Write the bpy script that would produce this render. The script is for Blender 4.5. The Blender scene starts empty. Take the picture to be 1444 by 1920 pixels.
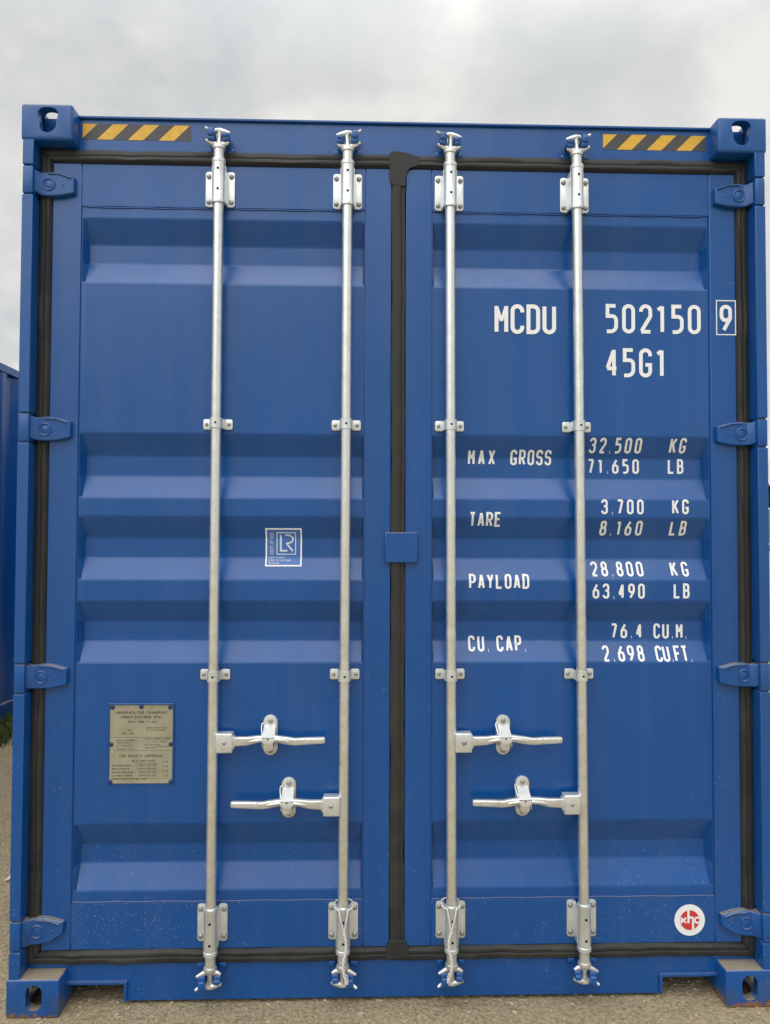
import bpy, bmesh, math, random
from mathutils import Vector, Matrix

# ------------------------------------------------------------------ camera
C = bpy.context.scene.collection
scn = bpy.context.scene
pi_, ya_, ro_ = 0.02839, 0.02891, 0.00338
fw = Vector((math.sin(ya_) * math.cos(pi_), math.cos(ya_) * math.cos(pi_), math.sin(pi_)))
r0 = Vector((math.cos(ya_), -math.sin(ya_), 0)); u0 = r0.cross(fw)
rr = math.cos(ro_) * r0 + math.sin(ro_) * u0
uu = -math.sin(ro_) * r0 + math.cos(ro_) * u0
cam = bpy.data.cameras.new('camera'); camo = bpy.data.objects.new('camera', cam); C.objects.link(camo)
M = Matrix((rr, uu, -fw)).transposed().to_4x4(); M.translation = Vector((-0.1117, -2.3988, 1.5145))
camo.matrix_world = M
cam.sensor_fit = 'VERTICAL'; cam.sensor_height = 24.0; cam.lens = 17.5
cam.clip_start = 0.05; cam.clip_end = 2000
scn.camera = camo

# ------------------------------------------------------------------ world
SUN_EL, SUN_AZ = math.radians(52), math.radians(208)      # azimuth clockwise from +Y (north)
world = bpy.data.worlds.new("World"); scn.world = world; world.use_nodes = True
nt = world.node_tree; nt.nodes.clear()
N = nt.nodes.new; Lk = nt.links.new
out = N('ShaderNodeOutputWorld'); bg = N('ShaderNodeBackground'); bg.inputs['Strength'].default_value = 0.1
sky = N('ShaderNodeTexSky'); sky.sky_type = 'NISHITA'; sky.sun_disc = False
sky.sun_elevation = SUN_EL; sky.sun_rotation = SUN_AZ; sky.dust_density = 2.0; sky.air_density = 1.0
tc = N('ShaderNodeTexCoord'); sx = N('ShaderNodeSeparateXYZ'); Lk(tc.outputs['Generated'], sx.inputs[0])
za = N('ShaderNodeMath'); za.operation = 'MAXIMUM'; za.inputs[1].default_value = 0.0; Lk(sx.outputs[2], za.inputs[0])
zb = N('ShaderNodeMath'); zb.operation = 'ADD'; zb.inputs[1].default_value = 0.45; Lk(za.outputs[0], zb.inputs[0])
dx = N('ShaderNodeMath'); dx.operation = 'DIVIDE'; Lk(sx.outputs[0], dx.inputs[0]); Lk(zb.outputs[0], dx.inputs[1])
dy = N('ShaderNodeMath'); dy.operation = 'DIVIDE'; Lk(sx.outputs[1], dy.inputs[0]); Lk(zb.outputs[0], dy.inputs[1])
cv = N('ShaderNodeCombineXYZ'); Lk(dx.outputs[0], cv.inputs[0]); Lk(dy.outputs[0], cv.inputs[1]); cv.inputs[2].default_value = 3.7
n1 = N('ShaderNodeTexNoise'); n1.inputs['Scale'].default_value = 6.0; n1.inputs['Detail'].default_value = 6; n1.inputs['Roughness'].default_value = 0.5
n1.inputs['Distortion'].default_value = 0.15; Lk(cv.outputs[0], n1.inputs['Vector'])
cr = N('ShaderNodeValToRGB'); e = cr.color_ramp.elements
e[0].position = 0.33; e[0].color = (6.3, 6.5, 6.55, 1); e[1].position = 0.66; e[1].color = (8.6, 8.5, 8.2, 1)
m = e.new(0.5); m.color = (7.1, 7.2, 7.1, 1)
Lk(n1.outputs[0], cr.inputs[0])
n2 = N('ShaderNodeTexNoise'); n2.inputs['Scale'].default_value = 1.15; n2.inputs['Detail'].default_value = 6; n2.inputs['Roughness'].default_value = 0.6
mp = N('ShaderNodeMapping'); mp.inputs['Location'].default_value = (7.3, 2.2, 1.0); Lk(cv.outputs[0], mp.inputs[0]); Lk(mp.outputs[0], n2.inputs['Vector'])
cov = N('ShaderNodeMapRange'); cov.inputs[1].default_value = 0.30; cov.inputs[2].default_value = 0.46; cov.inputs[3].default_value = 0.62; cov.inputs[4].default_value = 1.0
Lk(n2.outputs[0], cov.inputs[0])
# the overcast brightens slowly towards the zenith
zg = N('ShaderNodeMapRange'); zg.inputs[1].default_value = 0.52; zg.inputs[2].default_value = 1.0; zg.inputs[3].default_value = 1.0; zg.inputs[4].default_value = 2.8
Lk(sx.outputs[2], zg.inputs[0])
vm = N('ShaderNodeVectorMath'); vm.operation = 'SCALE'; Lk(cr.outputs[0], vm.inputs[0]); Lk(zg.outputs[0], vm.inputs['Scale'])
mx = N('ShaderNodeMix'); mx.data_type = 'RGBA'; Lk(cov.outputs[0], mx.inputs[0]); Lk(sky.outputs[0], mx.inputs[6]); Lk(vm.outputs[0], mx.inputs[7])
Lk(mx.outputs[2], bg.inputs[0]); Lk(bg.outputs[0], out.inputs[0])

sun = bpy.data.lights.new('sun', 'SUN'); sun.energy = 1.5; sun.angle = math.radians(75); sun.color = (1.0, 0.98, 0.94)
suno = bpy.data.objects.new('sun', sun); C.objects.link(suno)
sd = Vector((math.sin(SUN_AZ) * math.cos(SUN_EL), math.cos(SUN_AZ) * math.cos(SUN_EL), math.sin(SUN_EL)))
suno.rotation_euler = sd.to_track_quat('Z', 'Y').to_euler(); suno.location = sd * 40
vs = scn.view_settings; vs.view_transform = 'Standard'; vs.look = 'None'; vs.exposure = 0.0; vs.gamma = 1.0; vs.use_curve_mapping = False

random.seed(4)

# ------------------------------------------------------------------ material helpers
def mat(name):
    m = bpy.data.materials.new(name); m.use_nodes = True
    return m, m.node_tree, m.node_tree.nodes['Principled BSDF']
def nd(t, kind, **kw):
    n = t.nodes.new(kind)
    for k, v in kw.items():
        if k in n.inputs.keys(): n.inputs[k].default_value = v
        else: setattr(n, k, v)
    return n
def worldpos(t):
    return nd(t, 'ShaderNodeNewGeometry').outputs['Position']
def noise(t, vec, scale, detail=4, rough=0.5):
    n = nd(t, 'ShaderNodeTexNoise', Scale=scale, Detail=detail, Roughness=rough); t.links.new(vec, n.inputs['Vector']); return n.outputs[0]
def rng(t, val, a, b, c=0.0, d=1.0):
    n = nd(t, 'ShaderNodeMapRange'); t.links.new(val, n.inputs[0])
    for i, v in enumerate((a, b, c, d)): n.inputs[1 + i].default_value = v
    return n.outputs[0]
def mix(t, f, a, b):
    n = nd(t, 'ShaderNodeMix', data_type='RGBA')
    if isinstance(f, (int, float)): n.inputs[0].default_value = f
    else: t.links.new(f, n.inputs[0])
    for i, v in ((6, a), (7, b)):
        if isinstance(v, tuple): n.inputs[i].default_value = (*v, 1)
        else: t.links.new(v, n.inputs[i])
    return n.outputs[2]
def mul(t, a, b, op='MULTIPLY'):
    n = nd(t, 'ShaderNodeMath', operation=op)
    for i, v in enumerate((a, b)):
        if isinstance(v, (int, float)): n.inputs[i].default_value = v
        else: t.links.new(v, n.inputs[i])
    return n.outputs[0]
def bump(t, bsdf, h, strength, dist):
    b = nd(t, 'ShaderNodeBump', Strength=strength, Distance=dist); t.links.new(h, b.inputs['Height']); t.links.new(b.outputs[0], bsdf.inputs['Normal'])

DUST = (0.30, 0.25, 0.18)
def paint(name, base, dust_top=0.0, rust=0.0, rough=0.27, specks=True):
    m, t, b = mat(name); P = worldpos(t); L = t.links.new
    big = noise(t, P, 1.3, 3, 0.5)
    c = mix(t, rng(t, big, 0.3, 0.7), tuple(x * 0.93 for x in base), tuple(x * 1.06 for x in base))
    # faint wiped dust film, streaky along z
    mp = nd(t, 'ShaderNodeMapping'); mp.inputs['Scale'].default_value = (14, 14, 0.9); L(P, mp.inputs[0])
    st = noise(t, mp.outputs[0], 1.0, 5, 0.6)
    sp = nd(t, 'ShaderNodeSeparateXYZ'); L(P, sp.inputs[0]); z = sp.outputs[2]
    c = mix(t, mul(t, rng(t, st, 0.45, 0.8), 0.06), c, DUST)
    if specks:
        # splashed grit: small pale dots, thicker low down and in drifts
        v = nd(t, 'ShaderNodeTexVoronoi', Scale=120.0, Randomness=1.0); L(P, v.inputs['Vector'])
        sc = nd(t, 'ShaderNodeSeparateColor'); L(v.outputs['Color'], sc.inputs[0])
        size = rng(t, sc.outputs[0], 0.0, 1.0, 0.04, 0.17)
        dot = mul(t, mul(t, v.outputs['Distance'], size, 'LESS_THAN'), 1.0)
        drift = noise(t, P, 3.1, 3, 0.6)
        dens = mul(t, rng(t, z, 1.15, 0.25, 0.0, 0.75), rng(t, drift, 0.40, 0.60, 0.08, 1.0))
        keep = mul(t, sc.outputs[1], dens, 'LESS_THAN')
        c = mix(t, mul(t, mul(t, dot, keep), 0.8), c, (0.42, 0.44, 0.44))
    mp2 = nd(t, 'ShaderNodeMapping'); mp2.inputs['Scale'].default_value = (3, 3, 60); mp2.inputs['Rotation'].default_value = (0, .6, 0); L(P, mp2.inputs[0])
    scr = mul(t, mul(t, noise(t, mp2.outputs[0], 1.6, 3, .5), .735, 'GREATER_THAN'), rng(t, noise(t, P, 2.2, 2), .5, .62))
    c = mix(t, mul(t, scr, .30), c, (0.16, 0.24, 0.38))
    if dust_top > 0:
        g = nd(t, 'ShaderNodeNewGeometry'); sn = nd(t, 'ShaderNodeSeparateXYZ'); L(g.outputs['True Normal'], sn.inputs[0])
        dn = noise(t, P, 38, 4, 0.7)
        f = mul(t, rng(t, sn.outputs[2], 0.6, 0.9), rng(t, dn, 0.30, 0.44, 0.35, 1.0))
        f = mul(t, f, dust_top)
        c = mix(t, f, c, mix(t, noise(t, P, 160, 2), (0.19, 0.15, 0.10), (0.40, 0.34, 0.26)))
    if rust > 0:
        rn = mul(t, noise(t, P, 30, 5, 0.7), mul(t, noise(t, P, 5, 2, .5), .5, 'ADD'))
        lo = rng(t, z, 0.040, 0.0, 0.0, 0.50)
        hi = rng(t, z, 2.875, 2.90, 0.0, 0.26)
        f = rng(t, mul(t, rn, mul(t, lo, hi, 'ADD'), 'ADD'), 0.80, 0.90, 0.0, 0.9)
        c = mix(t, mul(t, f, rust), c, mix(t, noise(t, P, 90, 3), (0.13, 0.055, 0.02), (0.50, 0.20, 0.05)))
        g2 = rng(t, mul(t, noise(t, P, 14, 4, .6), mul(t, rng(t, z, .11, 0, 0, .3), hi, 'ADD'), 'ADD'), 0.62, 0.85, 0, 0.5)
        c = mix(t, g2, c, (0.10, 0.10, 0.09))
    L(c, b.inputs['Base Color'])
    rv = rng(t, noise(t, P, 6, 4, 0.6), 0.3, 0.7, rough - 0.05, rough + 0.07); L(rv, b.inputs['Roughness'])
    b.inputs['IOR'].default_value = 1.54
    h = mul(t, mul(t, noise(t, P, 2.6, 2, 0.5), 1.0), mul(t, noise(t, P, 170, 2, 0.5), 0.012), 'ADD')
    bump(t, b, h, 0.35, 0.012)
    return m

BLUE = (0.0015, 0.0755, 0.298)
M_blue = paint('blue_paint', BLUE, dust_top=0.25)
M_hinge = paint('blue_paint_dusty', BLUE, dust_top=0.8)
M_cast = paint('blue_paint_worn', BLUE, dust_top=1.0, rust=1.0, rough=0.34)
M_lug = paint('blue_paint_pale', (0.004, 0.085, 0.320), dust_top=0.2, specks=False)
M_side = paint('blue_paint_side', BLUE, dust_top=0.9, rough=0.32)

m, t, b = mat('rubber'); P = worldpos(t)
z = nd(t, 'ShaderNodeSeparateXYZ'); t.links.new(P, z.inputs[0])
dusty = mul(t, rng(t, noise(t, P, 9, 5, 0.65), 0.38, 0.70), rng(t, z.outputs[2], 2.6, 0.2, 0.02, 0.20))
t.links.new(mix(t, dusty, (0.019, 0.019, 0.020), (0.13, 0.12, 0.095)), b.inputs['Base Color'])
b.inputs['Roughness'].default_value = 0.62; bump(t, b, noise(t, P, 60, 3), 0.3, 0.002); M_rub = m

def galv(name, base, metal, rough, dirt=0.5):
    m, t, b = mat(name); P = worldpos(t)
    sp = nd(t, 'ShaderNodeTexVoronoi', Scale=140.0); t.links.new(P, sp.inputs['Vector'])
    sc = nd(t, 'ShaderNodeSeparateColor'); t.links.new(sp.outputs['Color'], sc.inputs[0])
    c = mix(t, rng(t, sc.outputs[0], 0, 1, 0.0, 1.0), tuple(x * 0.95 for x in base), base)
    n = noise(t, P, 22, 5, 0.7)
    c = mix(t, mul(t, rng(t, n, 0.45, 0.75), dirt), c, (0.22, 0.21, 0.17))
    t.links.new(c, b.inputs['Base Color']); b.inputs['Metallic'].default_value = metal
    t.links.new(rng(t, noise(t, P, 40, 3), 0.3, 0.7, rough - 0.06, rough + 0.1), b.inputs['Roughness'])
    bump(t, b, n, 0.25, 0.0015)
    return m
M_zinc = galv('galvanised_rod', (0.84, 0.86, 0.84), 0.85, 0.30, 0.22)
M_zincb = galv('galvanised_bracket', (0.78, 0.82, 0.82), 0.65, 0.34, 0.22)
M_zincr = galv('galvanised_rough', (0.76, 0.77, 0.75), 0.7, 0.34, 0.35)
M_bolt = galv('bolt_steel', (0.40, 0.40, 0.37), 0.7, 0.42, 0.7)
M_wire = galv('seal_wire_steel', (0.74, 0.72, 0.71), 0.1, 0.45, 0.15)

def flat(name, col, rough=0.5, spec=0.5, var=0.08, sc=30):
    m, t, b = mat(name); P = worldpos(t)
    t.links.new(mix(t, rng(t, noise(t, P, sc, 4, 0.6), 0.3, 0.7), tuple(x * (1 - var) for x in col), tuple(min(1, x * (1 + var)) for x in col)), b.inputs['Base Color'])
    b.inputs['Roughness'].default_value = rough; b.inputs['Specular IOR Level'].default_value = spec
    return m
M_white = flat('white_vinyl', (0.86, 0.88, 0.90), 0.45, .5, .02)
M_black = flat('hole_gap_shade', (0.006, 0.006, 0.006), 0.8, 0.1)  # flat black that paints the shade of small holes and a gap
M_tapey = flat('yellow_tape', (0.70, 0.41, 0.035), 0.4, .5, .12, 60)
M_tapeb = flat('black_tape', (0.055, 0.055, 0.058), 0.45)
M_red = flat('red_vinyl', (0.62, 0.045, 0.05), 0.45)
M_stick = flat('sticker_blue', (0.050, 0.150, 0.44), 0.35)
M_sink = flat('sticker_print', (0.60, 0.68, 0.80), 0.4)
M_plate = flat('plate_metal', (0.34, 0.315, 0.225), 0.45, 0.4, 0.15, 18)
M_riv = flat('rivet_blue', (0.008, 0.035, 0.12), .5)
M_ink = flat('plate_ink', (0.09, 0.072, 0.045), 0.6)
M_under = flat('dark_underside', (0.02, 0.025, 0.035), 0.8, 0.2)
M_litter = flat('pale_scrap', (0.62, 0.58, 0.54), 0.7)
M_bead = paint('blue_sealant', (0.006, 0.070, 0.29), dust_top=0.5, specks=False)

m, t, b = mat('ground_grit'); P = worldpos(t)
a1 = noise(t, P, 1.7, 5, 0.6); a2 = noise(t, P, 24, 6, 0.7); a3 = noise(t, P, 75, 3, 0.6)
c = mix(t, rng(t, a1, 0.35, 0.65), (0.235, 0.182, 0.100), (0.375, 0.30, 0.172))
c = mix(t, mul(t, rng(t, a2, 0.42, 0.62), 0.75), c, (0.20, 0.16, 0.105))
c = mix(t, mul(t, rng(t, a3, 0.40, 0.56), 0.55), c, (0.50, 0.42, 0.29))
v = nd(t, 'ShaderNodeTexVoronoi', Scale=90.0); t.links.new(P, v.inputs['Vector'])
sc = nd(t, 'ShaderNodeSeparateColor'); t.links.new(v.outputs['Color'], sc.inputs[0])
pick = mul(t, mul(t, v.outputs['Distance'], 0.30, 'LESS_THAN'), mul(t, sc.outputs[0], 0.22, 'LESS_THAN'))
c = mix(t, mul(t, pick, 0.75), c, mix(t, sc.outputs[1], (0.10, 0.085, 0.065), (0.62, 0.56, 0.46)))
t.links.new(c, b.inputs['Base Color']); b.inputs['Roughness'].default_value = 0.9; b.inputs['Specular IOR Level'].default_value = 0.2
bump(t, b, mul(t, mul(t, a2, 1.0), mul(t, a3, 0.5), 'ADD'), 0.8, 0.02); M_ground = m
def stone_mat(name, c1, c2):
    m, t, b = mat(name); o = nd(t, 'ShaderNodeNewGeometry')
    t.links.new(mix(t, o.outputs['Random Per Island'], c1, c2), b.inputs['Base Color']); b.inputs['Roughness'].default_value = 0.9
    b.inputs['Specular IOR Level'].default_value = 0.2
    return m
M_stone = stone_mat('pebble', (0.17, 0.135, 0.09), (0.52, 0.45, 0.33))
M_grass = stone_mat('grass_blade', (0.035, 0.075, 0.015), (0.12, 0.15, 0.045))
M_leaf = stone_mat('leaf', (0.018, 0.035, 0.010), (0.05, 0.08, 0.022))
M_bark = flat('bark', (0.09, 0.07, 0.05), 0.9)
M_field = flat('field_grass', (0.10, 0.15, 0.05), 0.9, 0.2, 0.3, 0.6)
M_car = flat('car_paint', (0.20, 0.26, 0.34), 0.25, 0.5, 0.02)
M_glass = flat('car_glass', (0.02, 0.025, 0.03), 0.08)
M_tyre = flat('tyre', (0.02, 0.02, 0.02), 0.8)

# ------------------------------------------------------------------ mesh helpers
class MB:
    def __init__(s): s.v = []; s.f = []; s.m = []
    def add(s, vs, fs, mi=0):
        o = len(s.v); s.v += [tuple(p) for p in vs]; s.f += [tuple(i + o for i in f) for f in fs]; s.m += [mi] * len(fs); return s
    def box(s, x0, x1, y0, y1, z0, z1, mi=0):
        vs = [(x, y, z) for z in (z0, z1) for y in (y0, y1) for x in (x0, x1)]
        return s.add(vs, [(0, 2, 3, 1), (4, 5, 7, 6), (0, 1, 5, 4), (2, 6, 7, 3), (0, 4, 6, 2), (1, 3, 7, 5)], mi)
    def bbox(s, x0, x1, y0, y1, z0, z1, r=0.003, seg=2, mi=0):
        bm = bmesh.new(); bmesh.ops.create_cube(bm, size=1)
        for v in bm.verts:
            v.co = Vector(((x0 + x1) / 2 + v.co.x * (x1 - x0), (y0 + y1) / 2 + v.co.y * (y1 - y0), (z0 + z1) / 2 + v.co.z * (z1 - z0)))
        bmesh.ops.bevel(bm, geom=bm.edges[:], offset=r, segments=seg, affect='EDGES', profile=0.5)
        return s.from_bm(bm, mi)
    def from_bm(s, bm, mi=0):
        bm.verts.ensure_lookup_table(); bm.faces.ensure_lookup_table()
        s.add([v.co[:] for v in bm.verts], [[v.index for v in f.verts] for f in bm.faces], mi); bm.free(); return s
    def prism(s, poly, y0, y1, r=0.0, mi=0, seg=2):
        """poly in (x,z), extruded from y0 (front) to y1; only the front rim is bevelled"""
        bm = bmesh.new()
        a = [bm.verts.new((x, y0, z)) for x, z in poly]; b_ = [bm.verts.new((x, y1, z)) for x, z in poly]
        n = len(poly); fr = bm.faces.new(a); bm.faces.new(b_[::-1])
        for i in range(n): bm.faces.new((a[i], b_[i], b_[(i + 1) % n], a[(i + 1) % n]))
        bmesh.ops.recalc_face_normals(bm, faces=bm.faces[:])
        if r > 0:
            bmesh.ops.bevel(bm, geom=[e for e in fr.edges], offset=r, segments=seg, affect='EDGES', profile=0.5)
        return s.from_bm(bm, mi)
    def lathe(s, prof, base, axis, n=20, mi=0, caps=True):
        """prof: list of (t along axis, radius)"""
        ax = Vector(axis).normalized(); up = Vector((0, 0, 1)) if abs(ax.z) < 0.9 else Vector((0, 1, 0))
        u = ax.cross(up).normalized(); w = ax.cross(u); base = Vector(base); vs = []; fs = []
        for tt, rad in prof:
            for k in range(n):
                a = 2 * math.pi * k / n
                vs.append(base + ax * tt + (u * math.cos(a) + w * math.sin(a)) * rad)
        for i in range(len(prof) - 1):
            for k in range(n):
                k2 = (k + 1) % n; fs.append((i * n + k, i * n + k2, (i + 1) * n + k2, (i + 1) * n + k))
        if caps: fs.append(tuple(range(n))[::-1]); fs.append(tuple((len(prof) - 1) * n + k for k in range(n)))
        return s.add(vs, fs, mi)
    def tube(s, pts, rads, n=8, flat_y=1.0, mi=0):
        pts = [Vector(p) for p in pts]; vs = []; fs = []
        if not isinstance(rads, (list, tuple)): rads = [rads] * len(pts)
        ref = Vector((0, 1, 0)); 
        for i, p in enumerate(pts):
            d = (pts[min(i + 1, len(pts) - 1)] - pts[max(i - 1, 0)]).normalized()
            if abs(d.dot(ref)) > 0.95: rf = Vector((1, 0, 0))
            else: rf = ref
            u = d.cross(rf).normalized(); w = u.cross(d)
            for k in range(n):
                a = 2 * math.pi * k / n
                vs.append(p + u * math.cos(a) * rads[i] + w * math.sin(a) * rads[i] * flat_y)
        for i in range(len(pts) - 1):
            for k in range(n):
                k2 = (k + 1) % n; fs.append((i * n + k, i * n + k2, (i + 1) * n + k2, (i + 1) * n + k))
        fs.append(tuple(range(n))[::-1]); fs.append(tuple((len(pts) - 1) * n + k for k in range(n)))
        return s.add(vs, fs, mi)
    def mesh(s, name, mats, angle=35, fix=True):
        me = bpy.data.meshes.new(name); me.from_pydata(s.v, [], s.f)
        for mm in (mats if isinstance(mats, (list, tuple)) else [mats]): me.materials.append(mm)
        me.polygons.foreach_set('material_index', s.m)
        if fix:
            bm = bmesh.new(); bm.from_mesh(me); bmesh.ops.recalc_face_normals(bm, faces=bm.faces[:]); bm.to_mesh(me); bm.free()
        me.polygons.foreach_set('use_smooth', [True] * len(me.polygons))
        me.set_sharp_from_angle(angle=math.radians(angle)); me.update()
        return me
def link(name, me, parent=None, loc=(0, 0, 0)):
    o = bpy.data.objects.new(name, me); C.objects.link(o); o.parent = parent; o.location = loc; return o
def thing(name, label, cat, loc=(0, 0, 0), group=None):
    o = bpy.data.objects.new(name, None); C.objects.link(o); o.location = loc; o['label'] = label; o['category'] = cat; o.empty_display_size = .2
    if group: o['group'] = group
    return o
def tag(o, label, cat, group=None):
    o['label'] = label; o['category'] = cat
    if group: o['group'] = group
    return o
def P3(mb, name, mats, parent, loc=(0, 0, 0), angle=22): return link(name, mb.mesh(name, mats, angle), parent, loc)
def mirrored(me):
    c = me.copy(); c.transform(Matrix.Scale(-1, 4, (1, 0, 0))); c.flip_normals(); return c

def stadium(cx, cz, w, h, n=10):
    r = w / 2; pts = []
    for k in range(n + 1): a = math.pi * k / n; pts.append((cx + r * math.cos(a), cz + h / 2 - r + r * math.sin(a)))
    for k in range(n + 1): a = math.pi + math.pi * k / n; pts.append((cx + r * math.cos(a), cz - h / 2 + r + r * math.sin(a)))
    return pts
def roundrect(x0, x1, z0, z1, r, n=5):
    pts = []
    for cx, cz, a0 in ((x1 - r, z1 - r, 0), (x0 + r, z1 - r, 90), (x0 + r, z0 + r, 180), (x1 - r, z0 + r, 270)):
        for k in range(n + 1): a = math.radians(a0 + 90 * k / n); pts.append((cx + r * math.cos(a), cz + r * math.sin(a)))
    return pts

# ------------------------------------------------------------------ door panel profile
PZ = [(2.62, .064), (2.551, .064), (2.476, .1), (2.411, .1), (2.336, .064), (1.84, .064), (1.769, .1), (1.7, .1), (1.628, .064),
      (1.568, .064), (1.497, .1), (1.431, .1), (1.36, .064), (1.292, .064), (1.222, .1), (1.157, .1), (1.09, .064),
      (.574, .064), (.495, .1), (.437, .1), (.358, .064), (.28, .064)]
def plin(z):
    if z >= PZ[0][0]: return PZ[0][1]
    for (za_, ya), (zb_, yb) in zip(PZ, PZ[1:]):
        if z >= zb_: return ya + (yb - ya) * (za_ - z) / (za_ - zb_)
    return PZ[-1][1]
def prof(z):     # bends pressed with a small radius
    return sum(plin(z + d) for d in (-.004, -.002, 0, .002, .004)) / 5
def front(x, z):  # front surface of the doors at x, z
    if abs(x - 0.0015) > 1.0475 or abs(x - .0015) < .1085: return .058
    if z > 2.589 or z < .323: return .0597
    return prof(z)

# ------------------------------------------------------------------ stroke lettering
def arc_round(pts, closed, unit):
    n = len(pts); outp = []
    for i, p in enumerate(pts):
        r = (p[2] if len(p) > 2 else 0) * unit
        if (not closed and i in (0, n - 1)) or r <= 0: outp.append(Vector(p[:2])); continue
        a = Vector(pts[(i - 1) % n][:2]); b_ = Vector(p[:2]); c_ = Vector(pts[(i + 1) % n][:2])
        d1 = (a - b_); d2 = (c_ - b_); l1, l2 = d1.length, d2.length; d1.normalize(); d2.normalize()
        ang = d1.angle(d2); tl = min(r / math.tan(ang / 2), l1 * .5 if (len(pts[(i - 1) % n]) > 2 and pts[(i-1)%n][2] > 0) else l1, l2 * .5 if (len(pts[(i + 1) % n]) > 2 and pts[(i+1)%n][2] > 0) else l2)
        s_ = b_ + d1 * tl; e_ = b_ + d2 * tl; rr_ = tl * math.tan(ang / 2)
        cen = b_ + (d1 + d2).normalized() * (rr_ / math.sin(ang / 2))
        a0 = math.atan2(*(s_ - cen).yx); a1 = math.atan2(*(e_ - cen).yx); da = (a1 - a0 + math.pi) % (2 * math.pi) - math.pi
        for k in range(7): aa = a0 + da * k / 6; outp.append(cen + Vector((math.cos(aa), math.sin(aa))) * rr_)
    return outp
R_ = .5
G = {
 '0': [([(0,0,R_),(1,0,R_),(1,1,R_),(0,1,R_)], 1)], 'D': [([(0,0),(1,0,R_),(1,1,R_),(0,1)], 1)],
 'C': [([(1,.76),(1,1,R_),(0,1,R_),(0,0,R_),(1,0,R_),(1,.24)], 0)], 'G': [([(1,.76),(1,1,R_),(0,1,R_),(0,0,R_),(1,0,R_),(1,.42),(.5,.42)], 0)],
 'U': [([(0,1),(0,0,R_),(1,0,R_),(1,1)], 0)], 'M': [([(0,0),(0,1)],0),([(1,0),(1,1)],0),([(.03,.97),(.5,.42)],0),([(.97,.97),(.5,.42)],0)], '5': [([(.95,1),(.08,1),(.08,.6),(1,.6,.45),(1,0,.6),(0,0)], 0)],
 '2': [([(0,.78),(0,1,R_),(1,1,R_),(1,.6,.3),(.05,.03)],0),([(0,0),(1,0)], 0)], '1': [([(.58,1),(.58,0)], 0),([(.12,.86),(.55,.97)],0)],
 '4': [([(.74,0),(.74,1)],0),([(.70,.97),(.05,.29)],0),([(0,.27),(1,.27)], 0)], '9': [([(0,.42,R_),(1,.42,R_),(1,1,R_),(0,1,R_)], 1), ([(1,.75),(1,.5,.3),(.25,0)], 0)],
 '6': [([(0,0,R_),(1,0,R_),(1,.58,R_),(0,.58,R_)], 1), ([(0,.25),(0,.5,.3),(.75,1)], 0)],
 '3': [([(0,.8),(0,1,R_),(1,1,R_),(1,.54,.4),(.35,.54)], 0), ([(.35,.54),(1,.54,.4),(1,0,R_),(0,0,R_),(0,.2)], 0)],
 '7': [([(0,1),(1,1)],0),([(.97,.98),(.35,0)], 0)], '8': [([(.06,.53,.45),(.94,.53,.45),(.94,1,.45),(.06,1,.45)], 1), ([(0,0,R_),(1,0,R_),(1,.53,R_),(0,.53,R_)], 1)],
 'A': [([(0,0),(.47,1)],0),([(.53,1),(1,0)], 0), ([(.18,.28),(.82,.28)], 0)], 'X': [([(0,0),(1,1)], 0), ([(0,1),(1,0)], 0)],
 'K': [([(0,0),(0,1)], 0), ([(1,1),(.05,.42)], 0), ([(.35,.62),(1,0)], 0)], 'L': [([(0,1),(0,0),(1,0)], 0)],
 'B': [([(0,0),(.98,0,.5),(.98,.52,.4),(0,.52)], 1), ([(0,.52),(.9,.52,.4),(.9,1,.4),(0,1)], 1)],
 'R': [([(0,0),(0,1),(1,1,R_),(1,.46,.5),(0,.46)], 0), ([(.5,.46),(1,0)], 0)], 'P': [([(0,0),(0,1),(1,1,R_),(1,.44,.5),(0,.44)], 0)],
 'S': [([(1,.78),(1,1,R_),(0,1,R_),(0,.55,.4),(1,.5,.4),(1,0,R_),(0,0,R_),(0,.22)], 0)],
 'T': [([(0,1),(1,1)], 0), ([(.5,1),(.5,0)], 0)], 'E': [([(1,1),(0,1),(0,0),(1,0)], 0), ([(0,.52),(.8,.52)], 0)], 'F': [([(1,1),(0,1),(0,0)], 0), ([(0,.52),(.8,.52)], 0)],
 'Y': [([(0,1),(.5,.48),(1,1)], 0), ([(.5,.48),(.5,0)], 0)], 'N': [([(0,0),(0,1)],0),([(0.02,.98),(.98,.02)],0),([(1,0),(1,1)], 0)], 'I': [([(.5,0),(.5,1)], 0)], 'V': [([(0,1),(.47,0)],0),([(.53,0),(1,1)], 0)],
 'H': [([(0,0),(0,1)], 0), ([(1,0),(1,1)], 0), ([(0,.5),(1,.5)], 0)], 'W': [([(0,1),(.25,0),(.5,.7),(.75,0),(1,1)], 0)],
 '.': [([(.45,0),(.55,0)], 0)], ',': [([(.5,.01),(.42,-.04)], 0)], '/': [([(0,0),(1,1)], 0)], '-': [([(.1,.5),(.9,.5)], 0)], "'": [([(.5,1),(.5,.8)], 0)], ':': [([(.45,0),(.55,0)],0),([(.45,.6),(.55,.6)],0)],
}
G['O'] = G['0']; G['Q'] = G['0']; G['Z'] = [([(0,1),(1,1),(0,0),(1,0)], 0)]; G['J'] = [([(1,1),(1,0,R_),(0,0,R_),(0,.25)], 0)]
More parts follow.
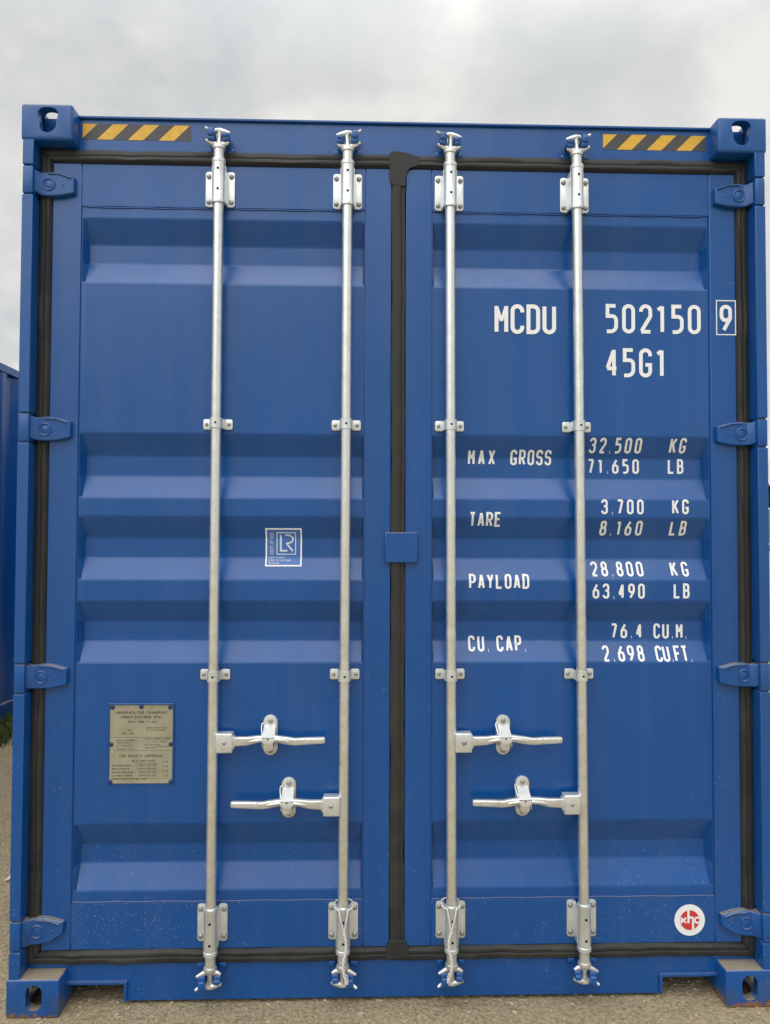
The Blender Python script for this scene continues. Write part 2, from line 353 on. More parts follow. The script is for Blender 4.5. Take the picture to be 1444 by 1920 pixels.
def ribbon(mb, pts, closed, sw, ysurf, lift, ext=True, mi=0, fine=.006):
    # split long runs so the ribbon follows the surface behind it
    q = [pts[0]]
    seq = pts[1:] + ([pts[0]] if closed else [])
    for p in seq:
        d = (p - q[-1]).length
        if d < 1e-6: continue
        k = max(1, int(d / fine)); a = q[-1]
        for i in range(1, k + 1): q.append(a.lerp(p, i / k))
    if closed: q.pop()
    n = len(q); A = []; B = []
    for i in range(n):
        if closed: a, c_ = q[i - 1], q[(i + 1) % n]
        else: a, c_ = (q[i - 1] if i else None), (q[i + 1] if i < n - 1 else None)
        d1 = (q[i] - a).normalized() if a is not None else None; d2 = (c_ - q[i]).normalized() if c_ is not None else None
        if d1 is None: d1 = d2
        if d2 is None: d2 = d1
        n1_ = Vector((-d1.y, d1.x)); n2_ = Vector((-d2.y, d2.x)); mm = (n1_ + n2_)
        mm = mm.normalized() if mm.length > 1e-4 else n1_
        k = min(1.7, 1 / max(.3, mm.dot(n1_))); p = q[i]
        A.append(p + mm * sw / 2 * k); B.append(p - mm * sw / 2 * k)
    vs = [(p.x, ysurf(p.x, p.y) - lift, p.y) for p in A] + [(p.x, ysurf(p.x, p.y) - lift, p.y) for p in B]
    fs = [(i, (i + 1) % n, n + (i + 1) % n, n + i) for i in range(n if closed else n - 1)]
    mb.add(vs, fs, mi)
def text(mb, s, x0, x1, zt, zb, sw, gw, surf=front, lift=.0012, mi=0, fine=.006):
    adv = [{'.': .55, ',': .55, '1': .85, ' ': .8, 'I': .6}.get(ch, 1.0) for ch in s]; cen = []; acc = 0
    for a_ in adv: cen.append(acc + a_ / 2); acc += a_
    e0 = .5 if adv[0] >= .8 else .3; e1 = .5 if adv[-1] >= .8 else .1
    pitch = (x1 - x0 - gw * (e0 + e1)) / max(.01, cen[-1] - cen[0]); z0 = zb + sw / 2; h = zt - zb - sw; w = gw - sw; k = 0
    for i, ch in enumerate(s):
        if ch == ' ' or ch not in G: continue
        ox = x0 + gw * e0 + (cen[i] - cen[0]) * pitch - w / 2
        for st, closed in G[ch]:
            pts = [(ox + p[0] * w, z0 + p[1] * h) + tuple(p[2:3]) for p in st]
            ribbon(mb, arc_round(pts, closed, w), closed, sw * (1.25 if ch in '.,' else .78 if ch == 'M' and abs(st[0][0] - st[1][0]) > .2 else 1), surf, lift + .0002 * (k % 5), mi=mi, fine=fine); k += 1

# ================================================================== ground and setting
g = MB()
xs = [-400, -60, -12, -4, -2, 0, 2, 4, 12, 60, 400]
bm = bmesh.new(); bmesh.ops.create_grid(bm, x_segments=20, y_segments=20, size=400)
g.from_bm(bm); go = P3(g, 'ground', M_ground, None); go['kind'] = 'structure'
f = MB(); prb = [(62, .0), (66, .9), (74, 2.6), (84, 4.1), (92, 4.6), (110, 4.8), (390, 4.9)]
f.add([(x_ , y_, z_ + .25 * math.sin(x_ * .09 + y_) * (z_ > .5)) for y_, z_ in prb for x_ in range(-390, 391, 15)], [(r * 53 + c, r * 53 + c + 1, r * 53 + c + 54, r * 53 + c + 53) for r in range(6) for c in range(52)])
fo = P3(f, 'grassy_bank', M_field, None, angle=60); fo['kind'] = 'structure'

# ================================================================== container builder (shell shared by both containers)
def boolean(me, cutters):
    o = bpy.data.objects.new('tmp', me); C.objects.link(o); tmp = []
    for i, cm in enumerate(cutters):
        co = bpy.data.objects.new('tmpc', cm); C.objects.link(co); tmp.append(co)
        md = o.modifiers.new('b%d' % i, 'BOOLEAN'); md.operation = 'DIFFERENCE'; md.solver = 'EXACT'; md.object = co
    dg = bpy.context.evaluated_depsgraph_get(); dg.update()
    res = bpy.data.meshes.new_from_object(o.evaluated_get(dg))
    for x in tmp + [o]: bpy.data.objects.remove(x)
    res.polygons.foreach_set('use_smooth', [True] * len(res.polygons)); res.set_sharp_from_angle(angle=math.radians(32))
    return res
def poly_prism_mesh(poly, axis, d0, d1):
    mb = MB(); mb.prism(poly, d0, d1)
    if axis == 'z': mb.v = [(x, z, y) for x, y, z in mb.v]
    if axis == 'x': mb.v = [(y, x, z) for x, y, z in mb.v]
    return mb.mesh('cut', M_cast)
def casting(top):
    """left front casting, outer front corner at x=0,y=0, runs to +x,+y; z from 0 to .118"""
    mb = MB(); mb.bbox(0, .164, 0, .178, 0, .118, r=.009 if top else .006, seg=3); base = mb.mesh('corner_casting', M_cast)
    cut = [MB().box(.03, .136, .028, .152, .026, .092).mesh('cut', M_cast)]
    if top: hole = [(x, z) for x, z in [(.118,.083),(.117,.092),(.111,.100),(.100,.105),(.085,.106),(.070,.105),(.060,.100),(.054,.092),(.053,.084),(.056,.072),(.059,.060),(.060,.042),(.065,.031),(.074,.025),(.086,.023),(.098,.026),(.106,.033),(.112,.044),(.113,.060),(.116,.072)]]
    else: hole = stadium(.086, .062, .051, .078)
    cut.append(poly_prism_mesh(hole, 'y', -.05, .06))
    side = stadium(.10, .062, .058, .076); cut.append(poly_prism_mesh(side, 'x', -.05, .05))
    tz = stadium(.086, .098, .072, .132)
    cut.append(poly_prism_mesh(tz, 'z', .07 if top else -.05, .2 if top else .05))
    return boolean(base, cut)
cast_top, cast_bot = casting(True), casting(False)
cast_top_r, cast_bot_r = mirrored(cast_top), mirrored(cast_bot)
def yflip(me):
    c = me.copy(); c.transform(Matrix.Scale(-1, 4, (0, 1, 0))); c.flip_normals(); return c
cast_rear = [yflip(x) for x in (cast_top, cast_top_r, cast_bot, cast_bot_r)]

def corr_wall(x_out, sgn, y0, y1, z0, z1, phase, depth=.036):
    """vertical corrugations along y; x_out is the outer face, sgn=+1 if the outside is +x"""
    mb = MB(); pts = []; y = y0; per = [(0, 0), (.070, 0), (.138, 1), (.208, 1), (.278, 0)]
    k = math.floor((y0 - phase) / .278)
    ys = []
    while True:
        base = phase + k * .278
        for a, b_ in per[:-1]: ys.append((base + a, b_))
        k += 1
        if base > y1: break
    ys = [(yy, b_) for yy, b_ in ys if y0 < yy < y1]; ys = [(y0, ys[0][1])] + ys + [(y1, ys[-1][1])]
    vs = []; fs = []
    for yy, b_ in ys:
        x = x_out - sgn * depth * b_; vs += [(x, yy, z0), (x, yy, z1), (x - sgn * .004, yy, z0), (x - sgn * .004, yy, z1)]
    for i in range(len(ys) - 1):
        a = i * 4; c_ = a + 4
        fs += [(a, c_, c_ + 1, a + 1), (a + 2, a + 3, c_ + 3, c_ + 2), (a + 1, c_ + 1, c_ + 3, a + 3), (a, a + 2, c_ + 2, c_)]
    return mb.add(vs, fs)
def shell(root, length, H, rear_blind=True, front_blind=False, phase=0.0, zl=.16):
    W = 1.219
    for sx_, (mt, mb_, rt, rb) in ((-1, (cast_top, cast_bot, cast_rear[0], cast_rear[2])), (1, (cast_top_r, cast_bot_r, cast_rear[1], cast_rear[3]))):
        x = sx_ * W
        link('corner_casting', mt, root, (x, 0, H - .118)); link('corner_casting', mb_, root, (x, 0, 0))
        link('corner_casting', rt, root, (x, length, H - .118)); link('corner_casting', rb, root, (x, length, 0))
        a, b_ = sorted((sx_ * (W - .012), sx_ * (W - .075)))
        P3(MB().bbox(a, b_, .178, length - .178, H - .075, H - .012, .004), 'top_side_rail', M_side, root)
        a, b_ = sorted((sx_ * (W - .014), sx_ * (W - .08)))
        P3(MB().bbox(a, b_, .178, length - .178, .045, zl + .03, .004), 'bottom_side_rail', M_side, root)
        P3(corr_wall(sx_ * (W - .020), sx_, .17, length - .17, zl + .02, H - .06, phase), 'side_wall', M_side, root, angle=20)
    # roof with shallow cross corrugations, floor, rear
    rf = MB(); k = 0; y = .10; vs = []; n = int((length - .2) / .0525)
    for i in range(n + 1):
        zz = H - .045 + (.018 if (i // 2) % 2 else 0); vs += [(-W + .05, .10 + i * (length - .2) / n, zz), (W - .05, .10 + i * (length - .2) / n, zz)]
    rf.add(vs, [(2 * i, 2 * i + 1, 2 * i + 3, 2 * i + 2) for i in range(n)]); P3(rf, 'roof_panel', M_side, root, angle=20)
    P3(MB().box(-W + .06, W - .06, .12, length - .12, zl - .03, zl), 'floor', M_under, root)
    cm = 0
    for i in range(int(length / .35)):
        y = .32 + i * .35
        if y < length - .3: P3(MB().box(-W + .081, W - .081, y, y + .045, .05, zl - .031), 'floor_crossmember', M_under, root)
def blind_end(root, y, sgn, H):
    """closed corrugated end; sgn=-1 faces -y"""
    W = 1.219
    mb = corr_wall(0, 1, -W + .07, W - .07, .17, H - .13, -W + .14)
    mb.v = [(yy, y - sgn * .02 + sgn * x_, z_) for x_, yy, z_ in mb.v]; P3(mb, 'end_wall', M_side, root, angle=20)
    a, b_ = sorted((y - sgn * .01, y - sgn * .12))
    P3(MB().bbox(-W + .165, W - .165, a, b_, H - .14, H - .02, .004), 'end_rail', M_side, root)
    P3(MB().bbox(-W + .165, W - .165, a, b_, .02, .175, .004), 'end_sill', M_side, root)
    for s_ in (-1, 1):
        xa, xb = sorted((s_ * (W - .006), s_ * (W - .10))); P3(MB().bbox(xa, xb, a, b_ + .03 if sgn < 0 else b_, .112, H - .112, .004), 'corner_post', M_side, root)

# ================================================================== main container
H = 2.896; W = 1.219
box_ = thing('shipping_container', 'tall blue shipping container filling the view, its two doors shut behind four silver lock rods', 'shipping container')
shell(box_, 12.19, H); blind_end(box_, 12.19, 1, H)
for s_ in (-1, 1):
    def bx(mb, a, b_, *r, **k): a, b_ = sorted((s_ * a, s_ * b_)); return mb.bbox(a, b_, *r, **k)
    # J shaped post: outer face plate stops at each hinge lug
    hz = [2.650, 1.848, 1.051, .248]
    post = MB(); bx(post, 1.150, 1.2125, .066, .170, .112, H - .112, r=.002)
    cuts = [H - .112] + [c for zc in hz for c in (zc + .047, zc - .047)] + [.112]
    for k in range(0, len(cuts), 2): bx(post, 1.178, 1.2135, .003, .068, cuts[k + 1] + .002, cuts[k] - .002, r=.003)
    bx(post, 1.182, 1.2115, .012, .067, .115, H - .115, r=.002)
    P3(post, 'corner_post', M_blue, box_)

hd = MB(); hd.box(-1.176, 1.176, .064, .16, 2.765, 2.881)
hd.bbox(-1.055, 1.055, .054, .12, 2.8812, 2.8885, .0015)
P3(hd, 'header', M_blue, box_)
sl = MB(); poly = [(-1.176, .1185), (-1.176, .145), (1.176, .145), (1.176, .1185), (1.055, .1185), (1.055, .02), (1.062, .02)]
cutp = lambda s_: [(s_ * 1.052, .020), (s_ * 1.052, .062), (s_ * 1.046, .068), (s_ * .879, .068), (s_ * .873, .062), (s_ * .868, .013)]
outl = [(-1.176, .145), (1.176, .145), (1.176, .1185), (1.058, .1185), (1.058, .02)] + cutp(1) + cutp(-1)[::-1] + [(-1.058, .02), (-1.058, .1185), (-1.176, .1185)]
sl.prism(outl, .064, .15)
for s_ in (-1, 1):
    a, b_ = sorted((s_ * .862, s_ * 1.055)); sl.bbox(a, b_, .053, .085, .0685, .078, .002)
    a, b_ = sorted((s_ * .862, s_ * .8715)); sl.bbox(a, b_, .053, .085, .014, .0683, .002)
P3(sl, 'door_sill', M_blue, box_)

# gasket -------------------------------------------------------------
GP = [(0, .066), (.03, .053), (.10, .0505), (.38, .0495), (.42, .0515), (.46, .0515), (.50, .0495), (.72, .0490), (.80, .053), (.88, .061), (1, .066)]
gk = MB()
def strip(a0, a1, path, close=False):
    """path: list of (outer point, inner point) pairs in xz; sections follow GP"""
    vs = []; fs = []; n = len(GP)
    for o_, i_ in path:
        for u_, yy in GP: vs.append((o_[0] + (i_[0] - o_[0]) * u_, yy, o_[1] + (i_[1] - o_[1]) * u_))
    for j in range(len(path) - 1):
        for k in range(n - 1): fs.append((j * n + k, j * n + k + 1, (j + 1) * n + k + 1, (j + 1) * n + k))
    gk.add(vs, fs)
def wob(i): return .0012 * math.sin(i * 1.7) + .0014 * math.sin(i * .61 + 1) + .0009 * math.sin(i * 3.9)
o_ = (1.180, 2.774, .134); i_ = (1.134, 2.727, .180)
seg = lambda a, b_, n: [a + (b_ - a) * k / n for k in range(n + 1)]
strip(0, 0, [((x, o_[1] + wob(k)), (max(-i_[0], min(i_[0], x)), i_[1] + wob(k + 5))) for k, x in enumerate([-o_[0]] + seg(-i_[0], i_[0], 46) + [o_[0]])])
strip(0, 0, [((x, o_[2] + wob(k)), (max(-i_[0], min(i_[0], x)), i_[2] + wob(k + 3) * 1.6)) for k, x in enumerate([-o_[0]] + seg(-i_[0], i_[0], 46) + [o_[0]])])
for s_ in (-1, 1):
    strip(0, 0, [((s_ * (o_[0] + wob(k)), z_), (s_ * (i_[0] + wob(k + 9)), max(i_[2], min(i_[1], z_)))) for k, z_ in enumerate([o_[2]] + seg(i_[2], i_[1], 50) + [o_[1]])])
P3(gk, 'door_gasket', M_rub, box_, angle=50)
ct = MB(); vs = []; fs = []; zz = seg(.165, 2.735, 50); CP = [(-.0225, .0665), (-.0205, .053), (-.013, .0495), (.004, .0490), (.010, .0505), (.013, .0540), (.018, .0530), (.024, .056), (.026, .0665)]
for k, z_ in enumerate(zz):
    for x_, yy in CP: vs.append((x_ + wob(k) * .8, yy - .0006, z_))
n = len(CP)
for j in range(len(zz) - 1):
    for k in range(n - 1): fs.append((j * n + k, j * n + k + 1, (j + 1) * n + k + 1, (j + 1) * n + k))
ct.add(vs, fs)
P3(ct, 'centre_gasket', M_rub, box_, angle=50)
fl = MB(); fl.prism([(-.0215, 2.672), (-.028, 2.690), (-.030, 2.72), (-.030, 2.778), (-.024, 2.785), (.012, 2.784), (.032, 2.780), (.052, 2.772), (.072, 2.769), (.072, 2.740), (.048, 2.733), (.036, 2.728), (.028, 2.712), (.0245, 2.690), (.0215, 2.668)], .0478, .060, .0010)
P3(fl, 'gasket_flap', M_rub, box_)
fl = MB(); fl.prism([(-.034, .140), (-.034, .172), (-.022, .20), (.026, .20), (.040, .176), (.040, .142)], .0468, .060, .003)
P3(fl, 'gasket_flap', M_rub, box_)

# doors ---------------------------------------------------------------
def grid_panel(x0, x1, left_slope, right_slope):
    mb = MB(); zz = set([2.592, .320])
    for z_, _ in PZ:
        for d in (-.004, -.0015, .0015, .004):
            if .32 < z_ + d < 2.592: zz.add(round(z_ + d, 4))
    zz = sorted(zz); cols = [(x0, 0), (x0 + .004, 0.0), (x0 + .004 + left_slope, 1), (x0 + .010 + left_slope, 1)]
    k = 10
    xa, xb = x0 + .010 + left_slope, x1 - .010 - right_slope
    cols += [(xa + (xb - xa) * i / k, 1) for i in range(1, k)] + [(xb, 1), (x1 - .004 - right_slope, 1), (x1 - .004, 0), (x1, 0)]
    vs = []; fs = []; n = len(cols)
    for z_ in zz:
        for x_, w_ in cols:
            dent = .0011 * math.sin(x_ * 7.3 + z_ * 2.1) * math.sin(z_ * 3.3 + 1.0) * (1 if w_ else 0)
            vs.append((x_, .064 + (prof(z_) - .064) * w_ + dent * 0.5, z_))
    for j in range(len(zz) - 1):
        for i in range(n - 1): fs.append((j * n + i, j * n + i + 1, (j + 1) * n + i + 1, (j + 1) * n + i))
    return mb.add(vs, fs)
def door(s_, xi, xo, xg_i, xg_o):
    d = bpy.data.objects.new('door', None); C.objects.link(d); d.parent = box_
    a, b_ = sorted((xg_i, xi)); P3(MB().bbox(a, b_, .058, .12, .176, 2.730, .0025), 'door_stile', M_blue, d)
    a, b_ = sorted((xo, xg_o)); P3(MB().bbox(a, b_, .058, .12, .176, 2.730, .0025), 'door_stile', M_blue, d)
    a, b_ = sorted((xi, xo))
    P3(MB().bbox(a + .0012, b_ - .0012, .0597, .12, 2.5885, 2.730, .0025), 'door_rail', M_blue, d)
    P3(MB().bbox(a + .0012, b_ - .0012, .0597, .12, .176, .3235, .0025), 'door_rail', M_blue, d)
    lo, ro = ((.011, .004) if s_ < 0 else (.004, .011))
    P3(grid_panel(a + .0008, b_ - .0008, lo, ro), 'door_panel', M_blue, d, angle=3.5)
    # sealant beads along the panel edges
    be = MB()
    pts = [(a + .004 + (b_ - a - .008) * k / 30, .0625, 2.5865 + .0012 * math.sin(k * 1.3) + (.0035 if k in (0, 30) else 0)) for k in range(31)]
    be.tube(pts, .0026, 6); pts = [(x_, .0615, .3255 + .0008 * math.sin(x_ * 40)) for x_, _, _ in pts]; be.tube(pts, .0028, 6)
    for xx in (a, b_): be.tube([(xx, .0605, .19), (xx, .0605, 2.72)], .0016, 6)
    P3(be, 'sealant_bead', M_bead, d)
    return d
dl = door(-1, -.1075, -1.0455, -.022, -1.137)
dr = door(1, .1115, 1.0495, .026, 1.137)
P3(MB().bbox(-.042, .0665, .040, .0575, 1.418, 1.518, .004), 'lock_plate', M_hinge, box_)

# lettering -----------------------------------------------------------
def letter(s, x0, x1, zt, zb, sw, gw):
    mb = MB(); text(mb, s, x0, x1, zt, zb, sw, gw); P3(mb, 'lettering', M_white, dr)
letter('MCDU', .323, .530, 2.281, 2.181, .0135, .046)
letter('502150', .695, 1.020, 2.286, 2.187, .0125, .044)
letter('45G1', .695, .906, 2.137, 2.039, .0125, .044)
letter('9', 1.082, 1.124, 2.286, 2.194, .0125, .042)
mb = MB()
ribbon(mb, [Vector(p) for p in ((1.0715, 2.185), (1.136, 2.185), (1.136, 2.300), (1.0715, 2.300))], True, .0036, lambda x, z: .058, .0009)
P3(mb, 'check_digit_frame', M_white, dr)
for s, a, b_, zt, zb_ in [
 ("MAX", .239, .330, 1.796, 1.745), ("GROSS", .382, .521, 1.796, 1.745), ("32.500", .645, .822, 1.836, 1.786), ("KG", .918, .973, 1.837, 1.787), ("71.650", .645, .820, 1.768, 1.718), ("LB", .919, .973, 1.769, 1.719),
 ("TARE", .239, .346, 1.586, 1.537), ("3.700", .679, .822, 1.630, 1.580), ("KG", .918, .974, 1.631, 1.581), ("8.160", .680, .823, 1.559, 1.509), ("LB", .917, .973, 1.559, 1.510),
 ("PAYLOAD", .238, .438, 1.381, 1.332), ("28.800", .649, .825, 1.422, 1.373), ("KG", .918, .978, 1.422, 1.373), ("63.490", .649, .824, 1.350, 1.300), ("LB", .921, .975, 1.351, 1.301),
 ("CU.", .239, .308, 1.174, 1.123), ("CAP.", .334, .432, 1.174, 1.123), ("76.4", .721, .828, 1.214, 1.164), ("CU.M.", .866, .979, 1.214, 1.163), ("2.698", .686, .825, 1.142, 1.092), ("CU.FT.", .864, .984, 1.141, 1.091)]:
    letter(s, a, b_, zt, zb_, .0072, .0225)

# hazard tapes ---------------------------------------------------------
for x0, x1, z0, z1 in ((-1.046, -.690, 2.814, 2.866), (.691, 1.043, 2.812, 2.864)):
    mb = MB(); mb.box(x0, x1, .0632, .0642, z0, z1, 0); h = z1 - z0
    for k in range(-1, 4):
        u0_ = -.054 + .1015 * k; u1_ = u0_ + .0505
        poly = [(x0 + u0_, z0), (x0 + u1_, z0), (x0 + u1_ + h, z1), (x0 + u0_ + h, z1)]
        # clip in x
        def clip(pl, xc, keep):
            outp = []
            for i, p in enumerate(pl):
                q = pl[(i + 1) % len(pl)]; ip, iq = keep(p[0], xc), keep(q[0], xc)
                if ip: outp.append(p)
                if ip != iq: tt = (xc - p[0]) / (q[0] - p[0]); outp.append((xc, p[1] + (q[1] - p[1]) * tt))
            return outp
        poly = clip(poly, x0 + .0005, lambda a, b_: a >= b_)
        if len(poly) > 2: poly = clip(poly, x1 - .0005, lambda a, b_: a <= b_)
        if len(poly) > 2: mb.add([(p[0], .0629, p[1]) for p in poly], [tuple(range(len(poly)))], 1)
    me = mb.mesh('hazard_tape', [M_tapeb, M_tapey], fix=False); link('hazard_tape', me, box_)

# lock rods -------------------------------------------------------------
ROD = [(-.5915, -.589), (-.1715, -.1685), (.1765, .1695), (.605, .5905)]      # x at z=.2 and z=2.7
RY, RR = .0245, .0165
def rx(i, z_): b_, t_ = ROD[i]; return b_ + (t_ - b_) * (z_ - .2) / 2.5
# bearing bracket, built about its middle, lip towards the cam end at +z
def bearing():
    mb = MB(); x0 = .048
    for s_ in (-1, 1):
        a, b_ = sorted((s_ * .019, s_ * x0)); mb.prism(roundrect(a, b_, -.0735, .0445, .010) if False else roundrect(min(a, b_), max(a, b_), -.0735, .0445, .0095), .0525, .0588, .0015)
        a, b_ = sorted((s_ * .0195, s_ * .0225)); mb.box(a, b_, RY, .0585, -.070, .052)
        mb.box(min(s_ * .021, s_ * .026), max(s_ * .021, s_ * .026), .044, .0560, -.066, .030)
    pr = [(-.076, .0185), (-.0745, .0225), (-.066, .0228), (-.062, .0212), (.058, .0212), (.060, .0225), (.070, .0228), (.0735, .0205), (.0745, .0185)]
    mb.lathe(pr, (0, RY, 0), (0, 0, 1), 28)
    for z_ in (.034, -.033): mb.lathe([(0, .0042), (.0004, .0042)], (.001, RY - .0213, z_), (0, -1, 0), 12, mi=1)  # proud black discs paint the dark of two holes
    return mb.mesh('rod_bracket', [M_zincb, M_black], 30)
br_up = bearing(); br_dn = br_up.copy(); br_dn.transform(Matrix.Scale(-1, 4, (0, 0, 1))); br_dn.flip_normals()
def bolt_mesh(r, h):
    mb = MB(); mb.lathe([(0, r), (h * .35, r), (h * .75, r * .8), (h, r * .35)], (0, 0, 0), (0, -1, 0), 12); return mb.mesh('bolt', M_bolt)
bolt = bolt_mesh(.0083, .0068); bolt_s = bolt_mesh(.0062, .005)
def guide():
    mb = MB()
    for s_ in (-1, 1):
        a, b_ = sorted((s_ * .019, s_ * .048)); mb.prism(roundrect(a, b_, -.017, .017, .006), .0555, .0592, .001)
        a, b_ = sorted((s_ * .0172, s_ * .021)); mb.box(a, b_, RY, .0588, -.0155, .0155)
    vs = []; fs = []; n = 14
    for z_ in (-.0165, .0165):
        for rad in (.0172, .0205):
            for k in range(n + 1): a = math.pi * k / n; vs.append((rad * math.cos(a), RY - rad * math.sin(a), z_))
    q = n + 1
    for k in range(n): fs += [(q + k, q + k + 1, 3 * q + k + 1, 3 * q + k), (k, k + 1, q + k + 1, q + k), (2 * q + k, 3 * q + k, 3 * q + k + 1, 2 * q + k + 1)]
    mb.add(vs, fs); mb.lathe([(0, .0036), (.0004, .0036)], (.001, RY - .0207, 0), (0, -1, 0), 12, mi=1)  # black disc paints the dark of a hole in the strap
    return mb.mesh('rod_guide', [M_zincb, M_black], 35)
gd = guide()
def cam_mesh():
    """cam head pointing +z from the rod end; hooks to both sides"""
    mb = MB(); y = RY
    mb.lathe([(-.036, .0166), (.0, .0166), (.001, .0205), (.010, .0215), (.014, .0190), (.016, .015)], (0, y, 0), (0, 0, 1), 22)
    wing = lambda s_, L, dz: mb.tube([(0, y, .018), (s_ * .014, y - .001, .017), (s_ * .026, y - .004, .020 + dz * .4), (s_ * L, y - .006, .025 + dz)], [.0105, .0095, .0072, .0045], 10, .9)
    wing(-1, .042, .004); wing(1, .034, -.002)
    mb.tube([(0, y, .008), (.001, y, .030), (.002, y, .052), (0, y, .064)], [.0140, .0090, .0085, .0105], 10, 1.2)
    mb.tube([(-.006, y + .004, .030), (-.009, y + .004, .055)], .0035, 8)
    # upper bar, kinked, thick in the middle
    mb.tube([(.036, y - .004, .052), (.022, y - .004, .056), (.004, y, .061), (-.012, y, .063)], [.0052, .0078, .0105, .0075], 10, 1.2)
    mb.tube([(-.0455, y - .010, .069), (-.038, y - .006, .0655), (-.026, y + .002, .060), (-.010, y, .059)], [.0040, .0058, .0050, .0065], 10, 1)
    return mb.mesh('locking_cam', M_zincr, 45)
cm = cam_mesh()
def tf(me, sx_=1, sz_=1):
    c = me.copy(); c.transform(Matrix.Diagonal((sx_, 1, sz_, 1)))
    if sx_ * sz_ < 0: c.flip_normals()
    return c
def keeper_mesh():
    mb = MB()
    mb.bbox(-.036, .036, .060, .0645, .024, .052, .0015)
    for s_ in (-1, 1): a, b_ = sorted((s_ * .024, s_ * .046)); mb.bbox(a, b_, .050, .0645, .004, .018, .002)
    mb.bbox(-.0350, -.0135, .001, .060, .037, .063, .005, 3); mb.bbox(-.0360, -.0135, .006, .030, .025, .042, .004, 2)
    mb.bbox(.0125, .0340, .004, .060, .034, .050, .005, 3); mb.bbox(.0135, .0350, .008, .030, .024, .040, .004, 2)
    return mb.mesh('cam_keeper', M_lug)
kp = keeper_mesh()
ZT, ZB = 2.7665, .139          # rod collar heights
cam_v = {(sx_, sz_): (tf(cm, sx_, sz_)) for sx_ in (-1, 1) for sz_ in (-1, 1)}
kp_v = {(sx_, sz_): tf(kp, sx_, sz_) for sx_ in (-1, 1) for sz_ in (-1, 1)}
side_of = {0: 1, 1: -1, 2: 1, 3: -1}      # which side the long tip is on (mirrored)
ZH = {0: .850, 1: .6485, 2: .8475, 3: .6485}
for i in range(4):
    mb = MB()
    zz = [.17 + (2.735 - .17) * k / 12 for k in range(13)]
    mb.tube([(rx(i, z_), RY, z_) for z_ in zz], RR, 24)
    rod = P3(mb, 'lock_rod', M_zinc, box_)
    for sz_, zc, me in ((1, ZT, None), (-1, ZB, None)):
        link('locking_cam', cam_v[(side_of[i], sz_)], rod, (rx(i, zc), 0, zc))
        link('cam_keeper', kp_v[(side_of[i], sz_)], box_, (rx(i, zc), 0, zc))
    for zc, me, sg in ((2.6625, br_up, 1), (.2475, br_dn, -1)):
        bk = link('rod_bracket', me, box_, (rx(i, zc), 0, zc))
        for dx_ in (-.0375, .0375):
            for dz_ in (.028, -.058): link('bolt', bolt, bk, (dx_, .0525, dz_ * sg))
    for zc in (1.8690, 1.0545):
        bk = link('rod_guide', gd, box_, (rx(i, zc), 0, zc))
        for dx_ in (-.0365, .0365): link('bolt', bolt_s, bk, (dx_, .0555, 0))

# handles ------------------------------------------------------------------
def handle_mesh():
    """runs to +x from the rod axis at x=0,z=0"""
    mb = MB(); top = [(.068, .0135), (.11, .0135), (.150, .017), (.196, .018), (.236, .013), (.262, .0085), (.300, .010), (.355, .011), (.3595, .008)]
    bot = [(.3595, -.007), (.355, -.0095), (.300, -.0125), (.262, -.0145), (.236, -.0115), (.196, -.0035), (.150, -.005), (.110, -.0145), (.068, -.0175)]
    mb.prism(top + bot, .009, .023, .0062, seg=4)
    # raised twist ridge either side of the catch
    mb.tube([(.105, .012, -.004), (.14, .009, .002), (.17, .007, .006), (.205, .007, .006), (.235, .009, .001), (.250, .012, -.003)], [.002, .0055, .0065, .0065, .0055, .002], 10, .8)
    for k in range(14):
        mb.bbox(.262 + k * .0064, .2655 + k * .0064, .0088, .0108, -.008 + .0015 * (k % 2), .004 + .002 * (k % 3), .0006, 1)
    return mb.mesh('locking_handle', M_zincr, 40)
def hub_mesh():
    mb = MB(); mb.bbox(.012, .0655, .004, .044, -.036, .026, .0045, 3); mb.bbox(.014, .071, .010, .036, -.024, .017, .003, 2)
    return mb.mesh('handle_hub', M_zincb, 40)
def catch_mesh():
    mb = MB(); mb.prism(stadium(0, 0, .0465, .130), .0555, .064, .002)
    mb.prism([(-.0205, .028), (.0195, .028), (.0195, -.030), (-.0205, -.030)], .050, .060, .001)
    for s_ in (-1, 1): a, b_ = sorted((s_ * .019, s_ * .0215)); mb.box(a, b_, .014, .058, -.028, -.012)
    mb.prism([(-.017, -.012), (.015, -.012), (.015, -.032), (.006, -.040), (-.009, -.040), (-.017, -.032)], .010, .056, .003)
    return mb.mesh('handle_catch', M_zincr, 35)
def hasp_mesh():
    mb = MB()
    # hinged flap sloping down and out over the handle, then a rounded tongue
    vs = [(-.0185, .054, .0345), (.0165, .054, .0345), (.0195, .004, .004), (-.0215, .004, .004), (-.0185, .057, .0325), (.0165, .057, .0325), (.0195, .007, .001), (-.0215, .007, .001)]
    mb.add(vs, [(0, 1, 2, 3), (4, 7, 6, 5), (0, 4, 5, 1), (2, 6, 7, 3), (0, 3, 7, 4), (1, 5, 6, 2)])
    mb.prism([(-.0215, .004), (.0195, .004), (.0205, -.004), (.014, -.013), (.005, -.0175), (-.007, -.0175), (-.016, -.013), (-.0225, -.004)], .0015, .0055, .001)
    mb.box(-.0205, .0185, .0012, .003, .0038, .0050, 1); mb.tube([(-.026, .050, .0385), (-.019, .052, .0375)], .003, 8); mb.tube([(-.026, .050, .0385), (-.0265, .040, .030), (-.0225, .020, .010)], .0018, 6)  # thin black strip paints the shaded gap between flap and tongue
    mb.lathe([(0, .0028), (.0004, .0028)], (-.001, .0014, .0005), (0, -1, 0), 10, mi=1)  # small black disc, hole dark painted on the tongue
    return mb.mesh('catch_hasp', [galv('galvanised_bright', (0.80, 0.82, 0.81), .5, .35, .08), M_black], 40)
hm, hb, hc, hh = handle_mesh(), hub_mesh(), catch_mesh(), hasp_mesh()
